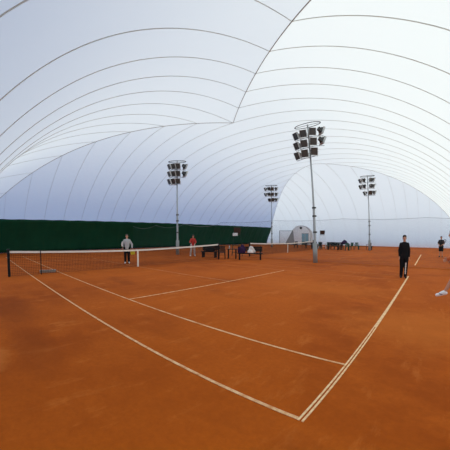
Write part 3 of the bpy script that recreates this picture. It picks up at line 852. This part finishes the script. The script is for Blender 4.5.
def umpire_chair(label, loc, rz, frame, panel, group='umpire chairs', seat_z=1.72):
    t = thing('umpire_chair', label, 'umpire chair', loc, rz, group)
    for sx in (-1, 1):
        for sy in (-1, 1):
            bm = bmesh.new()
            add_tube(bm, [(sx * 0.42, sy * 0.45, 0), (sx * 0.27, sy * 0.24, seat_z)], 0.022, 8); mesh_obj('leg', bm, frame, t)
        bm = bmesh.new(); add_tube(bm, [(sx * 0.27, -0.24, seat_z + 0.24), (sx * 0.27, 0.24, seat_z + 0.24)], 0.025, 8); add_tube(bm, [(sx * 0.27, -0.24, seat_z), (sx * 0.27, -0.24, seat_z + 0.24)], 0.02, 8); mesh_obj('armrest', bm, frame, t)
    for i in range(5):
        z = 0.28 + i * 0.30; f = z / seat_z; bm = bmesh.new()
        add_tube(bm, [(-0.42 + 0.15 * f, -0.45 + 0.21 * f, z), (0.42 - 0.15 * f, -0.45 + 0.21 * f, z)], 0.02, 8); mesh_obj('rung', bm, frame, t)
    bm = bmesh.new(); add_box(bm, (0, 0, seat_z + 0.02), (0.56, 0.50, 0.05)); bevel_all(bm, 0.012, 2); mesh_obj('seat', bm, frame, t)
    bm = bmesh.new(); add_box(bm, (0, 0.25, seat_z + 0.34), (0.56, 0.04, 0.50)); bevel_all(bm, 0.012, 2); mesh_obj('backrest', bm, frame, t)
    if panel:
        bm = bmesh.new(); add_box(bm, (-0.16, -0.30, seat_z + 0.02), (0.40, 0.03, 0.24)); bevel_all(bm, 0.01, 1)
        tag(mesh_obj('score_panel', bm, panel, t), 'white panel on the front of the seat')
    return t
umpire_chair('tall dark brown umpire chair with a white panel behind the near benches', (-13.0, 15.35, 0), math.radians(38), M['green_wood'], M['white_paint'])
umpire_chair('tall white legged umpire chair right of the front floodlight pole, far off', (-12.60, 33.2, 0), math.radians(20), M['white_paint'], None, seat_z=1.65)
bpy.data.objects['umpire_chair.001'].scale = (1.2, 1.2, 1.06)
for nm in ('umpire_chair', 'umpire_chair.001'):
    for ch in bpy.data.objects[nm].children:
        if ch.name.startswith(('seat', 'backrest')): ch.data.materials[0] = M['brown_wood']

# far row of tables and chairs along the second court
G = 'chairs along the far court'
far_chairs = [(-15.6, 31.3, 0.3, 'black_plastic', 'black chair at the left end of the far row, below the grey tunnel flap'),
              (-14.9, 32.2, 0.4, 'green_plastic', 'green chair on the left of the far row, in front of the tunnel entrance'),
              (-12.95, 31.3, -0.3, 'black_plastic', 'black chair far off just left of the front floodlight pole'),
              (-12.2, 31.2, 0.2, 'green_plastic', 'green chair in front of the far umpire chair, just right of the front floodlight pole'),
              (-11.3, 31.6, -0.2, 'green_plastic', 'green chair just right of the far umpire chair, behind the nearest black chair'),
              (-10.7, 31.9, 0.5, 'black_plastic', 'black chair behind the left end of the far black bench'),
              (-10.15, 31.5, 0.3, 'green_plastic', 'green chair directly behind the far black bench'),
              (-9.62, 32.1, 0.1, 'black_plastic', 'black chair left of the table with the purple bag'),
              (-8.35, 32.0, -0.4, 'green_plastic', 'green chair right of the table with the purple bag'),
              (-7.75, 32.4, 0.2, 'green_plastic', 'green chair between the table with the purple bag and the backless bench'),
              (-11.55, 29.6, -0.2, 'black_plastic', 'black chair nearest the camera in the far row, right of the front floodlight pole'),
              (-8.15, 29.6, 0.4, 'green_plastic', 'green chair nearest the camera right of the far black bench'),
              (-6.35, 33.0, -0.6, 'black_plastic', 'black chair close to the pole at the white end wall')]
protos = {}
for (cx_, cy_, r_, mk, lab) in far_chairs:
    if mk not in protos: protos[mk] = make_chair(lab, (cx_, cy_, 0), r_, M[mk], G)
    else: dup(protos[mk], (cx_, cy_, 0), r_, lab)
make_table('black table far off left of the front floodlight pole, below the tunnel entrance', (-14.0, 32.0, 0), 0.1, 1.1, 0.7, 0.72, M['black_metal'], 'far tables')
make_table('black table far off carrying the purple bag', (-8.85, 31.1, 0), 0.1, 1.15, 0.7, 0.72, M['black_metal'], 'far tables')
heap('bag', 'dark purple bag on the far black table', 'bag', (-8.95, 31.1, 0.72), 0.2, (0.30, 0.18, 0.42), M['purple'], 12)
make_bench('long dark green backless bench at the right end of the far row', (-6.95, 33.6, 0), 0.05, 1.9, False, M['green_wood'], 'far benches')
make_bench('black bench in the far row in front of the chairs right of the umpire chair', (-10.05, 30.2, 0), 0.05, 1.5, True, M['black_metal'], 'far benches')

# low grey box under the near net
t = thing('storage_box', 'low long grey box on the clay under the near net', 'box', (-12.45, 0.88, 0), rotz_towards(-12.59, .55, -12.36, 1.22))
bm = bmesh.new(); add_box(bm, (0, 0, 0.045), (0.74, 0.20, 0.09)); bevel_all(bm, 0.015, 2); mesh_obj('body', bm, M['grey_box'], t)
bm = bmesh.new(); add_box(bm, (0, 0, 0.10), (0.76, 0.22, 0.025)); bevel_all(bm, 0.008, 1); mesh_obj('lid', bm, M['grey_box'], t)

# ------------------------------------------------------------------ entrance tunnel and door frame in the far corner
t = thing('entrance_tunnel', 'white rounded entrance tunnel with grey side flap at the far corner', 'entrance', (-20.55, 43.2, 0), math.radians(10))
def arch(hw, h, n=18, base=1.5):
    pts = [(-hw, 0), (-hw, base)]
    pts += [(-hw * math.cos(PI * i / n), base + (h - base) * math.sin(PI * i / n)) for i in range(1, n)]
    return pts + [(hw, base), (hw, 0)]
bm = bmesh.new(); A = arch(1.85, 3.45)
grid(bm, [[Vector((x, yy, z)) for x, z in A] for yy in (0.0, 0.9, 1.8)])
bmesh.ops.solidify(bm, geom=bm.faces[:], thickness=0.05); mesh_obj('shell', bm, M['tunnel'], t)
bm = bmesh.new()
f1 = [bm.verts.new((x, -0.02, z)) for x, z in A]; f2 = [bm.verts.new((x, 0.04, z)) for x, z in A]
bm.faces.new(f1); bm.faces.new(f2[::-1])
for i in range(len(A)): bm.faces.new((f1[i], f1[(i + 1) % len(A)], f2[(i + 1) % len(A)], f2[i]))
mesh_obj('front_panel', bm, M['tunnel'], t)
bm = bmesh.new(); add_tube(bm, [(x, -0.03, z) for x, z in A], 0.035, 6); mesh_obj('rim', bm, M['frame_grey'], t)
bm = bmesh.new(); bmesh.ops.create_cone(bm, cap_ends=True, segments=20, radius1=0.22, radius2=0.22, depth=0.05, matrix=Matrix.Translation((0.05, -0.05, 3.02)) @ Matrix.Rotation(PI / 2, 4, 'X')); mesh_obj('vent', bm, M['lamp_case'], t)
dr = None
bm = bmesh.new(); add_box(bm, (0.85, -0.05, 1.05), (1.30, 0.05, 2.1)); bevel_all(bm, 0.01, 1); dr = mesh_obj('door', bm, M['frame_grey'], t)
for s in (-1, 1):
    bm = bmesh.new(); add_box(bm, (0.85 + s * 0.31, -0.085, 1.20), (0.50, 0.02, 1.55)); mesh_obj('pane', bm, M['blue_glass'], dr)
bm = bmesh.new()
T = [Vector((-1.45, -0.05, 2.75)), Vector((-2.9, -0.35, 0.02)), Vector((-1.10, -0.10, 0.02))]
a = [bm.verts.new(p) for p in T]; b = [bm.verts.new(p + Vector((0, 0.05, 0))) for p in T]
bm.faces.new(a); bm.faces.new(b[::-1])
for i in range(3): bm.faces.new((a[i], a[(i + 1) % 3], b[(i + 1) % 3], b[i]))
tag(mesh_obj('side_flap', bm, M['grey_flap'], t), 'grey triangular flap')

d = bpy.data.objects.new('door_1', None); COL.objects.link(d); d.location = (-24.2, 44.6, 0); tag(d, 'white rectangular door with thin grey frame in the end wall', kind='structure')
bm = bmesh.new(); add_box(bm, (0, 0.03, 1.25), (2.9, 0.01, 2.5)); mesh_obj('door_leaf', bm, M['leaf'], d)
bm = bmesh.new()
add_box(bm, (-1.5, 0, 1.28), (0.09, 0.12, 2.56)); add_box(bm, (1.5, 0, 1.28), (0.09, 0.12, 2.56)); add_box(bm, (0, 0, 2.56), (3.09, 0.12, 0.09))
mesh_obj('door_frame', bm, M['frame_grey'], d)

# ------------------------------------------------------------------ daylight
w = bpy.data.worlds.new('sky'); scene.world = w; w.use_nodes = True
SUN = Vector((0.60, 0.02, 0.66)).normalized()          # towards the sun
nt = w.node_tree; bg = nt.nodes['Background']
def wn(kind): return nt.nodes.new(kind)
tc = wn('ShaderNodeTexCoord'); sx = wn('ShaderNodeSeparateXYZ'); nt.links.new(tc.outputs['Generated'], sx.inputs[0])
dt = wn('ShaderNodeVectorMath'); dt.operation = 'DOT_PRODUCT'; dt.inputs[1].default_value = SUN
nt.links.new(tc.outputs['Generated'], dt.inputs[0])
glow = wn('ShaderNodeMapRange'); glow.interpolation_type = 'SMOOTHSTEP'
glow.inputs['From Min'].default_value = -0.15; glow.inputs['From Max'].default_value = 0.95
nt.links.new(dt.outputs['Value'], glow.inputs['Value'])
sky = wn('ShaderNodeMix'); sky.data_type = 'RGBA'
sky.inputs['A'].default_value = (0.060, 0.195, 0.70, 1)      # deep blue away from the sun
sky.inputs['B'].default_value = (1.38, 1.40, 1.34, 1)     # bright haze around it
nt.links.new(glow.outputs['Result'], sky.inputs['Factor'])
mr = wn('ShaderNodeMapRange'); mr.inputs['From Min'].default_value = -0.06; mr.inputs['From Max'].default_value = 0.10
nt.links.new(sx.outputs['Z'], mr.inputs['Value'])
mx = wn('ShaderNodeMix'); mx.data_type = 'RGBA'
mx.inputs['A'].default_value = (0.34, 0.43, 0.62, 1)      # pale ground outside
nt.links.new(sky.outputs['Result'], mx.inputs['B'])
nt.links.new(mr.outputs['Result'], mx.inputs['Factor']); nt.links.new(mx.outputs['Result'], bg.inputs['Color'])
bg.inputs['Strength'].default_value = 1.0
sun = bpy.data.lights.new('sun', 'SUN'); sun.energy = 1.6; sun.angle = math.radians(4); sun.color = (1.0, 0.97, 0.90)
so = bpy.data.objects.new('sun', sun); COL.objects.link(so)
so.rotation_euler = SUN.to_track_quat('Z', 'Y').to_euler()
so.location = (30, 20, 40)

# ------------------------------------------------------------------ camera: stereographic wide lens
f_px, cx, cy = 273.0545, 215.2145, 244.4051
CP = Vector((0.8802, -2.1085, 1.6916)); yaw, pitch, roll = 2.3228, -0.0345, 0.0023
Fv = Vector((math.cos(yaw) * math.cos(pitch), math.sin(yaw) * math.cos(pitch), math.sin(pitch)))
Rv = Vector((math.sin(yaw), -math.cos(yaw), 0)); Uv = Rv.cross(Fv)
Rv, Uv = math.cos(roll) * Rv + math.sin(roll) * Uv, -math.sin(roll) * Rv + math.cos(roll) * Uv
cam = bpy.data.cameras.new('camera'); co = bpy.data.objects.new('camera', cam); COL.objects.link(co)
co.matrix_world = Matrix(((Rv.x, Uv.x, -Fv.x, CP.x), (Rv.y, Uv.y, -Fv.y, CP.y), (Rv.z, Uv.z, -Fv.z, CP.z), (0, 0, 0, 1)))
cam.type = 'PANO'; cam.panorama_type = 'FISHEYE_LENS_POLYNOMIAL'
cam.sensor_width = 36; cam.sensor_fit = 'HORIZONTAL'; cam.fisheye_fov = math.radians(200)
fm = f_px * 36 / 450
r_ = np.linspace(0.01, 29, 300)
kk = np.linalg.lstsq(np.stack([r_, r_ ** 2, r_ ** 3, r_ ** 4], 1), 2 * np.arctan(r_ / 2 / fm), rcond=None)[0]
cam.fisheye_polynomial_k0 = 0
for i in range(4): setattr(cam, 'fisheye_polynomial_k%d' % (i + 1), -float(kk[i]))
cam.shift_x = (225 - cx) / 450; cam.shift_y = (cy - 225) / 450
cam.clip_start = 0.05
scene.camera = co

scene.view_settings.view_transform = 'Standard'; scene.view_settings.look = 'None'
scene.view_settings.gamma = 1.0; scene.view_settings.use_curve_mapping = False
scene.view_settings.exposure = -0.22
scene.cycles.max_bounces = 10; scene.cycles.diffuse_bounces = 6; scene.cycles.transmission_bounces = 6
scene.cycles.transparent_max_bounces = 16
